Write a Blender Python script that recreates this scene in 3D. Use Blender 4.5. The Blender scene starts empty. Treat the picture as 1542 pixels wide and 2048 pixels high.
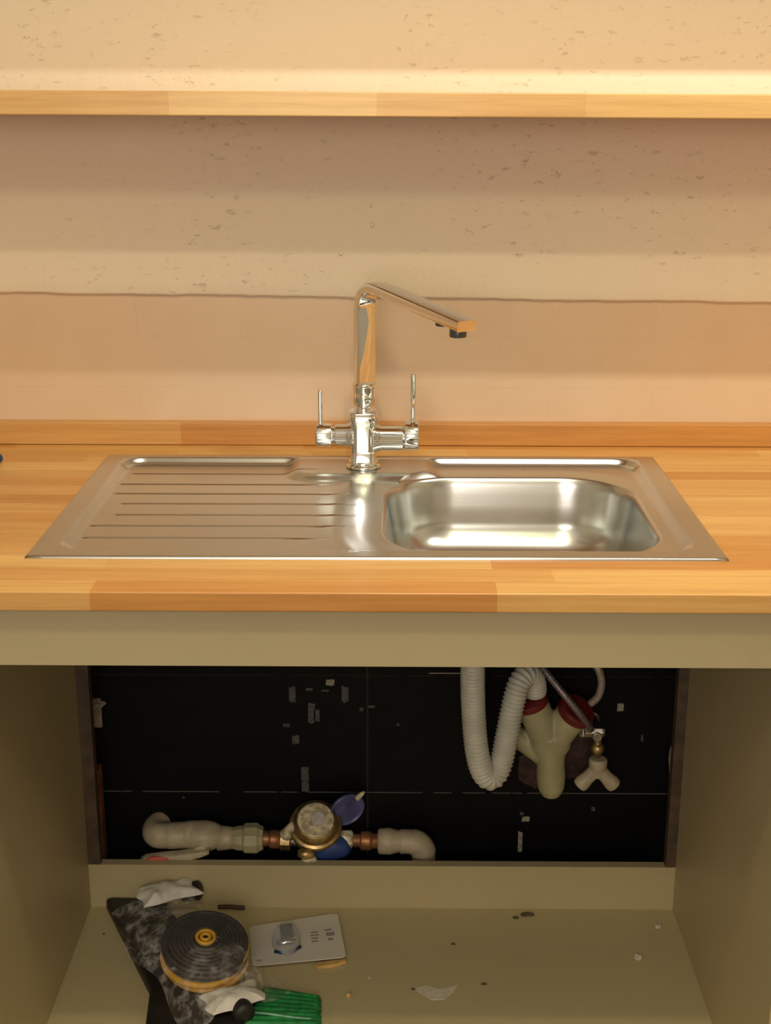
import bpy, bmesh, math, random
from mathutils import Vector, Matrix
random.seed(7)
sc = bpy.context.scene
COL = sc.collection
PI = math.pi

# ------------------------------------------------------------------ camera
cam_d = bpy.data.cameras.new('camera')
cam_d.sensor_fit = 'VERTICAL'; cam_d.sensor_height = 24.0
cam_d.lens = 2700 / 2048 * 24.0
cam_d.clip_start = 0.02
cam = bpy.data.objects.new('camera', cam_d); COL.objects.link(cam)
right = Vector((0.99998252, 0.00532064, 0.00257828))
down = Vector((0.00399993, -0.28766922, -0.95772147))
fwd = Vector((-0.004354, 0.95771505, -0.28768548))
m = Matrix((right, -down, -fwd)).transposed().to_4x4()
m.translation = Vector((0, -1.955, 1.379))
cam.matrix_world = m
sc.camera = cam

# ------------------------------------------------------------------ view
sc.view_settings.view_transform = 'Standard'
sc.view_settings.look = 'None'
sc.view_settings.gamma = 1.0
sc.view_settings.use_curve_mapping = False
sc.view_settings.exposure = 0.0
sc.cycles.max_bounces = 8
sc.cycles.diffuse_bounces = 4
sc.cycles.glossy_bounces = 4
sc.cycles.caustics_reflective = False
sc.cycles.sample_clamp_indirect = 4.0

w = bpy.data.worlds.new('world'); sc.world = w; w.use_nodes = True
w.node_tree.nodes['Background'].inputs[0].default_value = (0.9, 0.72, 0.5, 1)
w.node_tree.nodes['Background'].inputs[1].default_value = 0.02

# ------------------------------------------------------------------ ceiling lamps and an added low fill
def lamp(name, loc, power, size, color):
    d = bpy.data.lights.new(name, 'POINT'); d.energy = power; d.shadow_soft_size = size; d.color = color
    o = bpy.data.objects.new(name, d); COL.objects.link(o); o.location = loc
    return o
lamp('ceiling_lamp_far', (0.05, -2.05, 2.37), 19.0, 0.08, (1.0, 0.93, 0.55))
lamp('ceiling_lamp_near', (0.10, -1.257, 2.37), 21.0, 0.02, (1.0, 0.87, 0.60))
lamp('low_fill_light', (-0.25, -2.72, 1.42), 48.0, 0.46, (1.0, 0.93, 0.92))  # added frontal fill for wall and rail, no fixture there
def strip(name, x, length, power):
    d = bpy.data.lights.new(name, 'AREA'); d.shape = 'RECTANGLE'; d.size = length; d.size_y = 0.025; d.energy = power; d.color = (1.0, 0.99, 0.88)
    o = bpy.data.objects.new(name, d); COL.objects.link(o); o.location = (x, -0.76, 2.37)
strip('ceiling_strip', 0.38, 0.56, 8.0)
strip('ceiling_spot', 1.02, 0.12, 11.0)

# ------------------------------------------------------------------ materials
def nmat(name):
    mt = bpy.data.materials.new(name); mt.use_nodes = True
    nt = mt.node_tree; b = nt.nodes['Principled BSDF']
    return mt, nt, b
def rgb(c): return (c[0], c[1], c[2], 1)
def coords(nt, scale=(1, 1, 1), loc=(0, 0, 0), rot=(0, 0, 0)):
    tc = nt.nodes.new('ShaderNodeTexCoord'); mp = nt.nodes.new('ShaderNodeMapping')
    nt.links.new(tc.outputs['Object'], mp.inputs[0])
    mp.inputs['Scale'].default_value = scale; mp.inputs['Location'].default_value = loc; mp.inputs['Rotation'].default_value = rot
    return mp.outputs[0]
def noise(nt, vec, scale, detail=3, rough=.5):
    n = nt.nodes.new('ShaderNodeTexNoise'); nt.links.new(vec, n.inputs['Vector'])
    n.inputs['Scale'].default_value = scale; n.inputs['Detail'].default_value = detail; n.inputs['Roughness'].default_value = rough
    return n.outputs['Fac']
def ramp(nt, fac, stops):
    r = nt.nodes.new('ShaderNodeValToRGB'); nt.links.new(fac, r.inputs[0])
    e = r.color_ramp.elements
    while len(e) < len(stops): e.new(0.5)
    for k, (p, c) in enumerate(stops): e[k].position = p; e[k].color = rgb(c)
    return r.outputs[0]
def mixc(nt, fac, a, b, mode='MIX'):
    n = nt.nodes.new('ShaderNodeMix'); n.data_type = 'RGBA'; n.blend_type = mode
    for s, v in ((0, fac), (6, a), (7, b)):
        if isinstance(v, (int, float)): n.inputs[s].default_value = v
        elif isinstance(v, tuple): n.inputs[s].default_value = rgb(v)
        else: nt.links.new(v, n.inputs[s])
    return n.outputs[2]
def mth(nt, op, a, b=0.0, c=None):
    n = nt.nodes.new('ShaderNodeMath'); n.operation = op
    for s, v in ((0, a), (1, b), (2, c)):
        if v is None: continue
        if isinstance(v, (int, float)): n.inputs[s].default_value = v
        else: nt.links.new(v, n.inputs[s])
    return n.outputs[0]
def bump(nt, b, h, strength, dist, prev=None):
    n = nt.nodes.new('ShaderNodeBump'); nt.links.new(h, n.inputs['Height'])
    n.inputs['Strength'].default_value = strength; n.inputs['Distance'].default_value = dist
    nt.links.new(n.outputs[0], b.inputs['Normal'])
    return n
def plain(name, c, rough=.5, metal=0.0, var=.08, scale=30, bmp=0.0, trans=0.0, coat=0.0):
    mt, nt, b = nmat(name)
    v = coords(nt)
    n = noise(nt, v, scale, 3)
    lo = tuple(max(0, x * (1 - var)) for x in c); hi = tuple(min(1, x * (1 + var)) for x in c)
    nt.links.new(ramp(nt, n, [(.35, lo), (.65, hi)]), b.inputs['Base Color'])
    b.inputs['Roughness'].default_value = rough; b.inputs['Metallic'].default_value = metal
    b.inputs['Transmission Weight'].default_value = trans; b.inputs['Coat Weight'].default_value = coat
    if bmp: bump(nt, b, n, bmp, .001)
    return mt

def wood(name, loc, row=.041, length=.42, c1=(.53, .235, .055), c2=(.69, .415, .14), vert=False):
    mt, nt, b = nmat(name)
    rot = (PI / 2, 0, 0) if vert else (0, 0, 0)
    v = coords(nt, (1, 1, 1), loc, rot)
    br = nt.nodes.new('ShaderNodeTexBrick'); nt.links.new(v, br.inputs['Vector'])
    br.offset = .43; br.offset_frequency = 2; br.squash = .72; br.squash_frequency = 3
    br.inputs['Color1'].default_value = (0, 0, 0, 1); br.inputs['Color2'].default_value = (1, 1, 1, 1)
    br.inputs['Mortar'].default_value = (.35, .35, .35, 1)
    br.inputs['Scale'].default_value = 1; br.inputs['Mortar Size'].default_value = .00025
    br.inputs['Mortar Smooth'].default_value = .5
    br.inputs['Brick Width'].default_value = length; br.inputs['Row Height'].default_value = row
    tone = br.outputs['Color']
    base = ramp(nt, tone, [(0, c1), (.45, tuple(.5 * (p + q) for p, q in zip(c1, c2))), (.7, tuple(.35 * p + .65 * q for p, q in zip(c1, c2))), (1, c2)])
    g = coords(nt, (6, 160, 160), loc)
    gn = noise(nt, g, 1.0, 5, .65)
    gr = ramp(nt, gn, [(.25, (.80, .74, .68)), (.6, (1, 1, 1))])
    f2 = coords(nt, (1.7, 26, 26), loc)
    fn = noise(nt, f2, 1.0, 3)
    fr = ramp(nt, fn, [(.3, (.86, .80, .74)), (.62, (1.0, 1.0, 1.0))])
    col = mixc(nt, 1.0, base, gr, 'MULTIPLY'); col = mixc(nt, .9, col, fr, 'MULTIPLY')
    nt.links.new(col, b.inputs['Base Color'])
    b.inputs['Roughness'].default_value = .36
    b.inputs['Specular IOR Level'].default_value = .45
    bump(nt, b, gn, .15, .0004)
    return mt
M = {}
M['wood_top'] = wood('oiled_beech_worktop', (0.13, 0.0, 0))
M['wood_up'] = wood('oiled_beech_upstand', (.31, .012, 0), row=.045, length=.50)
M['wood_shelf'] = wood('oiled_beech_shelf', (0.02, 0.03, 0), row=.07, length=.36, c1=(.56, .28, .08), c2=(.76, .52, .22))

def plaster():
    mt, nt, b = nmat('textured_plaster')
    v = coords(nt)
    pits = noise(nt, coords(nt, (55, 55, 120), rot=(0, .25, 0)), 1.0, 4, .7)
    patch = noise(nt, coords(nt, (4, 4, 4), (.6, 0, .3)), 1.0, 2)
    fine = noise(nt, v, 260, 3)
    mask = ramp(nt, pits, [(.615, (0, 0, 0)), (.70, (1, 1, 1))])
    pm = ramp(nt, patch, [(.42, (0, 0, 0)), (.62, (1, 1, 1))])
    k = mth(nt, 'MULTIPLY', mask, pm)
    streak = noise(nt, coords(nt, (46, 46, 9)), 1.0, 3, .6)
    base = mixc(nt, fine, (.77, .65, .48), (.82, .70, .53))
    base = mixc(nt, mth(nt, 'MULTIPLY', k, .38), base, (.36, .25, .16))
    nt.links.new(base, b.inputs['Base Color'])
    b.inputs['Roughness'].default_value = .7
    h = mth(nt, 'SUBTRACT', mth(nt, 'MULTIPLY', fine, .25), mth(nt, 'MULTIPLY', k, 1.2))
    h = mth(nt, 'ADD', h, mth(nt, 'MULTIPLY', streak, .9))
    h = mth(nt, 'ADD', h, mth(nt, 'MULTIPLY', patch, 2.0))
    bump(nt, b, h, .55, .0022)
    return mt
M['plaster'] = plaster()

def glazed():
    mt, nt, b = nmat('painted_wall_tile')
    v = coords(nt, (1, 1, 1), (.07, 0, 0.0), (PI / 2, 0, 0))
    br = nt.nodes.new('ShaderNodeTexBrick'); nt.links.new(v, br.inputs['Vector'])
    br.inputs['Color1'].default_value = (1, 1, 1, 1); br.inputs['Color2'].default_value = (.9, .9, .9, 1); br.inputs['Mortar'].default_value = (0, 0, 0, 1)
    br.inputs['Scale'].default_value = 1; br.inputs['Mortar Size'].default_value = .0018; br.inputs['Mortar Smooth'].default_value = 1
    br.inputs['Brick Width'].default_value = .151; br.inputs['Row Height'].default_value = .0755
    n = noise(nt, coords(nt), 14, 3)
    c = mixc(nt, n, (.65, .46, .29), (.70, .51, .33))
    c = mixc(nt, mth(nt, 'MULTIPLY', mth(nt, 'SUBTRACT', 1.0, br.outputs['Color']), .06), c, (.40, .24, .14))
    nt.links.new(c, b.inputs['Base Color'])
    b.inputs['Roughness'].default_value = .32
    b.inputs['Coat Weight'].default_value = .25; b.inputs['Coat Roughness'].default_value = .2
    h = mth(nt, 'ADD', mth(nt, 'MULTIPLY', br.outputs['Color'], .5), mth(nt, 'MULTIPLY', n, .35))
    bump(nt, b, h, .12, .001)
    return mt
M['tile'] = glazed()

def black_tile():
    mt, nt, b = nmat('black_wall_tile')
    v = coords(nt, (1, 1, 1), (.0366, 0, -.3194), (0, 0, 0))
    sx = nt.nodes.new('ShaderNodeSeparateXYZ'); nt.links.new(v, sx.inputs[0])
    def line(s, per, wd):
        f = mth(nt, 'PINGPONG', s, per / 2)
        return mth(nt, 'LESS_THAN', f, wd)
    wob = noise(nt, coords(nt, (30, 30, 30)), 1.0, 3)
    hz = line(sx.outputs['Z'], .2040, .0009); vt = line(sx.outputs['X'], .600, .0016)
    g = mth(nt, 'MULTIPLY', hz, mth(nt, 'GREATER_THAN', wob, .42))
    g = mth(nt, 'MULTIPLY', g, mth(nt, 'ADD', mth(nt, 'MULTIPLY', mth(nt, 'LESS_THAN', sx.outputs['Z'], .1), .85), .15))
    rib = mth(nt, 'PINGPONG', mth(nt, 'ADD', sx.outputs['Z'], .01), .034)
    mot = noise(nt, coords(nt, (9, 9, 22)), 1.0, 4)
    c = mixc(nt, mot, (.0015, .0013, .0012), (.0055, .005, .0048))
    c = mixc(nt, mth(nt, 'MULTIPLY', g, .8), c, (.13, .12, .105))
    c = mixc(nt, mth(nt, 'MULTIPLY', vt, .4), c, (.05, .045, .04))
    nt.links.new(c, b.inputs['Base Color'])
    b.inputs['Roughness'].default_value = .5; b.inputs['Specular IOR Level'].default_value = .14
    bump(nt, b, mth(nt, 'ADD', mth(nt, 'MULTIPLY', rib, 12), mot), .35, .0015)
    return mt
M['black_tile'] = black_tile()

def board():
    mt, nt, b = nmat('cream_melamine')
    n = noise(nt, coords(nt), 6, 3); s = noise(nt, coords(nt, (1, 1, 1), (3, 1, 0)), 11, 5, .7)
    c = mixc(nt, n, (.475, .40, .22), (.515, .435, .25))
    c = mixc(nt, ramp(nt, s, [(.60, (0, 0, 0)), (.78, (.35, .35, .35))]), c, (.36, .28, .15))
    nt.links.new(c, b.inputs['Base Color']); b.inputs['Roughness'].default_value = .42
    return mt
M['board'] = board()

def steel():
    mt, nt, b = nmat('brushed_stainless_steel')
    br = noise(nt, coords(nt, (6, 420, 420)), 1.0, 3)
    sm = noise(nt, coords(nt, (1, 1, 1), (2, 0, 0)), 9, 2, .5)
    c = mixc(nt, sm, (.585, .595, .56), (.635, .64, .605))
    nt.links.new(c, b.inputs['Base Color']); b.inputs['Metallic'].default_value = 1
    r = mth(nt, 'ADD', mth(nt, 'MULTIPLY', sm, .05), .215)
    nt.links.new(r, b.inputs['Roughness'])
    bump(nt, b, br, .06, .0003)
    return mt
M['steel'] = steel()
M['chrome'] = plain('polished_chrome', (.83, .85, .84), .05, 1.0, .02, 12)
M['dull_metal'] = plain('dull_plated_metal', (.42, .40, .36), .3, 1.0, .25, 90, .4)
M['dark_metal'] = plain('dark_aerator', (.12, .12, .12), .35, .8)
M['brass'] = plain('tarnished_brass', (.50, .36, .15), .38, .85, .3, 70, .3)
M['copper'] = plain('stained_copper', (.38, .17, .07), .42, .5, .3, 50, .3)
M['hose_white'] = plain('white_corrugated_plastic', (.62, .61, .49), .38, 0, .08, 40)
M['pvc_ivory'] = plain('ivory_waste_plastic', (.43, .40, .225), .34, 0, .10, 25)
M['pvc_cream'] = plain('cream_pipe_plastic', (.50, .43, .28), .45, 0, .12, 50, .3)
M['red'] = plain('dark_red_rubber', (.15, .014, .012), .4, 0, .2, 40)
M['red_mark'] = plain('faded_red_plastic', (.62, .10, .06), .5, 0, .2, 60)
M['braid'] = plain('braided_steel_sleeve', (.26, .22, .22), .35, .6, .35, 400, .8)
M['braid_pale'] = plain('pale_braided_sleeve', (.42, .34, .29), .4, .4, .3, 400, .8)
M['blue'] = plain('blue_meter_paint', (.035, .075, .24), .4, 0, .2, 40)
M['blue_lid'] = plain('dusty_blue_plastic', (.10, .11, .26), .4, 0, .35, 35)
M['tag_blue'] = plain('dark_blue_plastic', (.01, .045, .11), .3, 0, .2, 40)
M['dial'] = plain('meter_dial_face', (.62, .55, .34), .3, 0, .4, 120)
M['black_plastic'] = plain('black_plastic', (.012, .009, .008), .5, 0, .3, 30)
M['coil_dark'] = plain('charcoal_cable', (.052, .045, .042), .55, 0, .2, 60)
M['coil_yellow'] = plain('yellow_cable', (.62, .33, .035), .5, 0, .15, 60)
M['paper'] = plain('white_paper_label', (.72, .68, .60), .6, 0, .08, 60, .3)
M['card'] = plain('white_blister_card', (.66, .61, .53), .5, 0, .04, 20)
M['print_grey'] = plain('grey_print', (.27, .25, .25), .6, 0, .2, 300)
M['teal'] = plain('dark_green_plug', (.05, .085, .07), .3, .1, .2, 60)
M['green'] = plain('green_scouring_fibre', (.012, .20, .045), .6, 0, .3, 90, .8)
M['green_pale'] = plain('pale_green_strip', (.20, .42, .27), .5, 0, .2, 90)
M['amber'] = plain('amber_wood_sliver', (.62, .38, .13), .5, 0, .2, 60)
M['brown_dark'] = plain('dark_brown_rubber', (.06, .022, .012), .5, 0, .2, 60)
M['grime'] = plain('grey_brown_dirt', (.10, .07, .045), .8, 0, .3, 120, .6)
M['rust'] = plain('rusty_filler', (.055, .025, .017), .8, 0, .6, 45, .8)
M['drip'] = plain('dried_filler_drip', (.075, .073, .066), .7, 0, .4, 300, .6)
M['drip_pale'] = plain('pale_filler', (.30, .28, .20), .7, 0, .3, 200, .6)
M['crumb'] = plain('pale_dried_filler', (.62, .56, .44), .7, 0, .12, 200, .3)
M['raw_plaster'] = plain('raw_plaster_patch', (.26, .21, .15), .8, 0, .35, 60, .8)
M['timber'] = plain('raw_red_timber', (.26, .10, .04), .7, 0, .3, 40, .5)
M['batten'] = plain('shade_toned_stile', (.085, .055, .032), .6, 0, .3, 40, .4)  # dark tone stands for the shade inside the cabinet
M['room_wall'] = plain('warm_room_paint', (.46, .40, .31), .7, 0, .03, 5)
M['ceiling'] = plain('white_ceiling_paint', (.78, .78, .72), .8, 0, .03, 5)
M['floor'] = plain('worn_floor_laminate', (.13, .095, .065), .5, 0, .2, 9)
def film():
    mt, nt, b = nmat('clear_crinkled_film')
    n = noise(nt, coords(nt), 55, 5, .65)
    nt.links.new(ramp(nt, n, [(.4, (.66, .58, .44)), (.6, (.88, .84, .78))]), b.inputs['Base Color'])
    b.inputs['Roughness'].default_value = .16
    a = ramp(nt, n, [(.45, (.05, .05, .05)), (.72, (.42, .42, .42))])
    nt.links.new(a, b.inputs['Alpha'])
    bump(nt, b, n, .9, .004)
    return mt
M['film'] = film()
def clear():
    mt, nt, b = nmat('clear_blister_plastic')
    n = noise(nt, coords(nt), 120, 2)
    b.inputs['Base Color'].default_value = (.85, .86, .84, 1)
    b.inputs['Roughness'].default_value = .07; b.inputs['Alpha'].default_value = .28
    bump(nt, b, n, .2, .0008)
    return mt
M['clear'] = clear()

# ------------------------------------------------------------------ builders
def tag(o, label=None, cat=None, group=None, kind=None):
    if label: o['label'] = label
    if cat: o['category'] = cat
    if group: o['group'] = group
    if kind: o['kind'] = kind
    return o
def thing(name, label, cat, loc, group=None):
    o = bpy.data.objects.new(name, None); COL.objects.link(o); o.location = loc
    o.empty_display_size = .02
    return tag(o, label, cat, group)
def worldloc(o):
    v = Vector((0, 0, 0))
    while o: v += o.location; o = o.parent
    return v
def obj(name, bm, mat, parent=None, smooth=False, origin=None, bevel=0, seg=2, subsurf=0, solid=0, mats=None):
    """bm is in world coordinates; the object's origin goes to its own base or to its parent's."""
    bmesh.ops.recalc_face_normals(bm, faces=bm.faces[:])
    if parent is not None: org = worldloc(parent)
    elif origin is not None: org = Vector(origin)
    else:
        xs = [v.co for v in bm.verts]
        org = Vector(((min(v.x for v in xs) + max(v.x for v in xs)) / 2, (min(v.y for v in xs) + max(v.y for v in xs)) / 2, min(v.z for v in xs)))
    bmesh.ops.translate(bm, verts=bm.verts[:], vec=-org)
    me = bpy.data.meshes.new(name); bm.to_mesh(me); bm.free()
    for f in me.polygons: f.use_smooth = smooth
    for q in (mats or [mat]): me.materials.append(q)
    o = bpy.data.objects.new(name, me); COL.objects.link(o)
    if parent is not None: o.parent = parent
    else: o.location = org
    if bevel:
        b = o.modifiers.new('bevel', 'BEVEL'); b.width = bevel; b.segments = seg; b.limit_method = 'ANGLE'; b.angle_limit = .6
    if solid:
        s = o.modifiers.new('solid', 'SOLIDIFY'); s.thickness = solid; s.offset = -1
    if subsurf:
        s = o.modifiers.new('sub', 'SUBSURF'); s.levels = subsurf; s.render_levels = subsurf
    return o
def box(bm, x0, x1, y0, y1, z0, z1):
    vs = [bm.verts.new((x, y, z)) for x in (x0, x1) for y in (y0, y1) for z in (z0, z1)]
    for f in ((0, 1, 3, 2), (4, 6, 7, 5), (0, 4, 5, 1), (2, 3, 7, 6), (0, 2, 6, 4), (1, 5, 7, 3)):
        bm.faces.new([vs[i] for i in f])
    return vs
def bx(*a):
    bm = bmesh.new(); box(bm, *a); return bm
def frames(pts):
    pts = [Vector(p) for p in pts]; n = len(pts); T = []
    for i in range(n):
        t = pts[min(i + 1, n - 1)] - pts[max(i - 1, 0)]; T.append(t.normalized())
    up = Vector((0, 0, 1)) if abs(T[0].z) < .9 else Vector((1, 0, 0))
    u = T[0].cross(up).normalized(); out = []
    for i in range(n):
        u = (u - T[i] * u.dot(T[i])).normalized(); out.append((pts[i], u, T[i].cross(u).normalized(), T[i]))
    return out
def sweep(bm, pts, rad, n=16, cap=True, closed=False):
    fr = frames(pts); rings = []
    for i, (p, u, v, t) in enumerate(fr):
        r = rad(i) if callable(rad) else (rad[i] if isinstance(rad, (list, tuple)) else rad)
        rings.append([bm.verts.new(p + (u * math.cos(2 * PI * k / n) + v * math.sin(2 * PI * k / n)) * r) for k in range(n)])
    for a, b in zip(rings, rings[1:]):
        for k in range(n): bm.faces.new((a[k], a[(k + 1) % n], b[(k + 1) % n], b[k]))
    if closed:
        a, b = rings[-1], rings[0]
        for k in range(n): bm.faces.new((a[k], a[(k + 1) % n], b[(k + 1) % n], b[k]))
    elif cap: bm.faces.new(rings[0][::-1]); bm.faces.new(rings[-1])
def spline(ctrl, steps=12):
    c = [Vector(p) for p in ctrl]; c = [c[0] * 2 - c[1]] + c + [c[-1] * 2 - c[-2]]; out = []
    for i in range(1, len(c) - 2):
        for s in range(steps):
            t = s / steps; p0, p1, p2, p3 = c[i - 1:i + 3]
            out.append(.5 * ((2 * p1) + (p2 - p0) * t + (2 * p0 - 5 * p1 + 4 * p2 - p3) * t * t + (3 * p1 - p0 - 3 * p2 + p3) * t ** 3))
    out.append(c[-2]); return out
def resample(pts, d):
    out = [pts[0]]; acc = 0
    for a, b in zip(pts, pts[1:]):
        L = (b - a).length; pos = d - acc
        while pos <= L: out.append(a.lerp(b, pos / L)); pos += d
        acc = L - (pos - d)
    return out
def lathe(bm, base, axis, prof, n=28):
    """prof: list of (distance along axis, radius)"""
    base = Vector(base); axis = Vector(axis).normalized()
    sweepless = []
    up = Vector((0, 0, 1)) if abs(axis.z) < .9 else Vector((1, 0, 0))
    u = axis.cross(up).normalized(); v = axis.cross(u).normalized()
    for d, r in prof:
        sweepless.append([bm.verts.new(base + axis * d + (u * math.cos(2 * PI * k / n) + v * math.sin(2 * PI * k / n)) * max(r, 1e-5)) for k in range(n)])
    for a, b in zip(sweepless, sweepless[1:]):
        for k in range(n): bm.faces.new((a[k], a[(k + 1) % n], b[(k + 1) % n], b[k]))
    bm.faces.new(sweepless[0][::-1]); bm.faces.new(sweepless[-1])
def prism(bm, poly, z0, z1):
    a = [bm.verts.new((x, y, z0)) for x, y in poly]; b = [bm.verts.new((x, y, z1)) for x, y in poly]
    n = len(poly)
    for k in range(n): bm.faces.new((a[k], a[(k + 1) % n], b[(k + 1) % n], b[k]))
    bm.faces.new(a[::-1]); bm.faces.new(b)
def blob(bm, c, r, sub=2, jit=.25, seed=0):
    rd = random.Random(seed)
    g = bmesh.ops.create_icosphere(bm, subdivisions=sub, radius=1.0)
    for v in g['verts']:
        k = 1 + rd.uniform(-jit, jit)
        v.co = Vector((c[0] + v.co.x * r[0] * k, c[1] + v.co.y * r[1] * k, c[2] + v.co.z * r[2] * k))

# ------------------------------------------------------------------ the room
RX0, RX1, RY0, RY1, RZ = -1.9, 1.9, -3.3, 0.012, 2.42
tag(obj('floor', bx(RX0, RX1, RY0, RY1 + .1, -.05, 0), M['floor']), kind='structure')
tag(obj('ceiling', bx(RX0, RX1, RY0, RY1 + .1, RZ, RZ + .05), M['ceiling']), kind='structure')
tag(obj('wall_left', bx(RX0 - .1, RX0, RY0, RY1 + .1, 0, RZ), M['room_wall']), kind='structure')
tag(obj('wall_right', bx(RX1, RX1 + .1, RY0, RY1 + .1, 0, RZ), M['room_wall']), kind='structure')
tag(obj('wall_front', bx(RX0, RX1, RY0 - .1, RY0, 0, RZ), M['room_wall']), kind='structure')
wb = tag(obj('wall_back', bx(RX0, RX1, .012, .11, 0, RZ), M['room_wall'], origin=(0, 0, 0)), kind='structure')
obj('black_tiling', bx(RX0, RX1, .0, .012, 0, .86), M['black_tile'], wb)
obj('glazed_tiling', bx(RX0, RX1, .0, .012, .86, 1.122), M['tile'], wb, bevel=.0008)
# plaster skim with a ragged lower edge over the tiles
bm = bmesh.new(); rd = random.Random(3); N = 260; rows = []
def edge_z(x): return 1.1145 - .0098 * x + .0006 * math.sin(x * 19) + .0003 * math.sin(x * 47 + 1)
for yy, dz in ((-.0005, .0), (-.004, .0006), (-.0052, .004), (-.0045, .02)):
    r_ = []
    for k in range(N + 1):
        x = RX0 + (RX1 - RX0) * k / N
        r_.append((x, yy, edge_z(x) + dz))
    rows.append(r_)
jit = [rd.uniform(-.0009, .0009) for _ in range(N + 1)]
vr = [[bm.verts.new((p[0], p[1], p[2] + (jit[k] if q < 2 else 0))) for k, p in enumerate(r_)] for q, r_ in enumerate(rows)]
top = [bm.verts.new((RX0 + (RX1 - RX0) * k / N, -.0045, RZ)) for k in range(N + 1)]
topb = [bm.verts.new((RX0 + (RX1 - RX0) * k / N, -.0002, RZ)) for k in range(N + 1)]
allr = vr + [top, topb, vr[0]]
for a, b in zip(allr, allr[1:]):
    for k in range(N): bm.faces.new((a[k], a[k + 1], b[k + 1], b[k]))
obj('plaster_skim', bm, M['plaster'], wb, smooth=True)
for x, z, r in ((-.0735, 1.178, .0030), (-.0285, 1.218, .0032), (-.0300, 1.245, .0022)):
    bm = bmesh.new(); blob(bm, (x, -.005, z), (r, .0022, r * 1.3), 2, .15, int(z * 100)); obj('plaster_nib', bm, M['plaster'], wb, smooth=True)
# stains and filler on the black tiles
for (x, z, w_, h_, mt) in ((-.155, .492, .0105, .024, 'drip'), (-.125, .460, .011, .031, 'drip'), (-.117, .455, .009, .020, 'drip'), (-.072, .492, .011, .026, 'drip'),
                           (-.137, .352, .0115, .024, 'drip'), (-.137, .330, .0115, .020, 'drip'), (-.151, .413, .011, .014, 'drip'), (-.165, .438, .010, .006, 'drip'),
                           (-.095, .512, .013, .009, 'drip_pale'), (-.103, .498, .011, .003, 'drip'), (-.128, .500, .011, .004, 'drip'), (-.030, .471, .010, .004, 'drip'),
                           (.220, .273, .012, .009, 'drip_pale'), (.212, .232, .007, .034, 'drip_pale'), (.213, .283, .006, .005, 'drip'), (.363, .472, .010, .012, 'drip_pale'),
                           (.400, .418, .004, .012, 'drip'), (.328, .292, .006, .007, 'drip'), (.333, .566, .017, .005, 'drip'), (-.334, .309, .004, .003, 'drip'),
                           (.085, .5285, .050, .0016, 'drip_pale'), (-.046, .466, .006, .006, 'drip'), (.012, .440, .004, .004, 'drip')):
    bm = bmesh.new(); n = 7
    rr = random.Random(int(x * 1e4 + z * 1e3))
    pl = []
    for k in range(4): pl.append((x - w_ / 2 + w_ * k / 3, z + h_ / 2 + rr.uniform(-.08, .08) * h_))
    for k in range(4): pl.append((x + w_ / 2 - w_ * k / 3 + rr.uniform(-.06, .06) * w_, z - h_ / 2 + rr.uniform(-.12, .1) * h_))
    a = [bm.verts.new((p, -.0012, q)) for p, q in pl]; b = [bm.verts.new((p, .0004, q)) for p, q in pl]
    for k in range(8): bm.faces.new((a[k], a[(k + 1) % 8], b[(k + 1) % 8], b[k]))
    bm.faces.new(a); bm.faces.new(b[::-1])
    obj('filler_drip', bm, M[mt], wb)
bm = bmesh.new(); box(bm, -.52, -.457, -.006, .001, .434, .484)
obj('plaster_patch', bm, M['raw_plaster'], wb, bevel=.002)
bm = bmesh.new(); blob(bm, (.452, -.003, .385), (.009, .005, .028), 2, .2, 4); obj('plaster_patch', bm, M['raw_plaster'], wb)
bm = bmesh.new(); blob(bm, (-.461, -.004, .474), (.011, .006, .006), 2, .25, 9); obj('filler_drip', bm, M['drip_pale'], wb)
bm = bmesh.new(); blob(bm, (.285, .0, .405), (.050, .006, .058), 3, .10, 5); obj('rough_filler', bm, M['rust'], wb)
bm = bmesh.new(); blob(bm, (.232, .0, .365), (.028, .005, .035), 3, .12, 6); obj('rough_filler', bm, M['rust'], wb)

# ------------------------------------------------------------------ wooden shelves
def shelf(label, x0, x1, y0, z0, z1, mat, slope=0.0):
    bm = bmesh.new(); vs = box(bm, x0, x1, y0, -.0052, z0, z1)
    for v in vs: v.co.z += slope * v.co.x
    return tag(obj('wall_shelf', bm, mat, None, bevel=.0015, origin=(0, 0, z0)), label, 'shelf')
shelf('long beech wood shelf on the plaster wall above the tap', RX0, RX1, -.203, 1.3665, 1.3960, M['wood_shelf'], -.0027)
shelf('unseen higher shelf over the lower one, added to shade the wall between', RX0, RX1, -.215, 1.687, 1.717, M['wood_shelf'])  # out-of-view shelf added to cast the shadow edge on the plaster

# ------------------------------------------------------------------ worktop and upstand
WT = .9; WB = .8785
xs = [RX0, -.392, .360, RX1]; ys = [-.65, -.531, -.104, -.001]
bm = bmesh.new()
T = [[bm.verts.new((x, y, WT)) for y in ys] for x in xs]; B = [[bm.verts.new((x, y, WB)) for y in ys] for x in xs]
for i in range(3):
    for j in range(3):
        if i == 1 and j == 1: continue
        bm.faces.new((T[i][j], T[i + 1][j], T[i + 1][j + 1], T[i][j + 1])); bm.faces.new((B[i][j], B[i][j + 1], B[i + 1][j + 1], B[i + 1][j]))
for i in range(3):
    bm.faces.new((T[i][0], B[i][0], B[i + 1][0], T[i + 1][0])); bm.faces.new((T[i][3], T[i + 1][3], B[i + 1][3], B[i][3]))
    bm.faces.new((T[0][i], T[0][i + 1], B[0][i + 1], B[0][i])); bm.faces.new((T[3][i], B[3][i], B[3][i + 1], T[3][i + 1]))
for (a, b) in (((1, 1), (2, 1)), ((2, 1), (2, 2)), ((2, 2), (1, 2)), ((1, 2), (1, 1))):
    bm.faces.new((T[a[0]][a[1]], T[b[0]][b[1]], B[b[0]][b[1]], B[a[0]][a[1]]))
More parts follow.
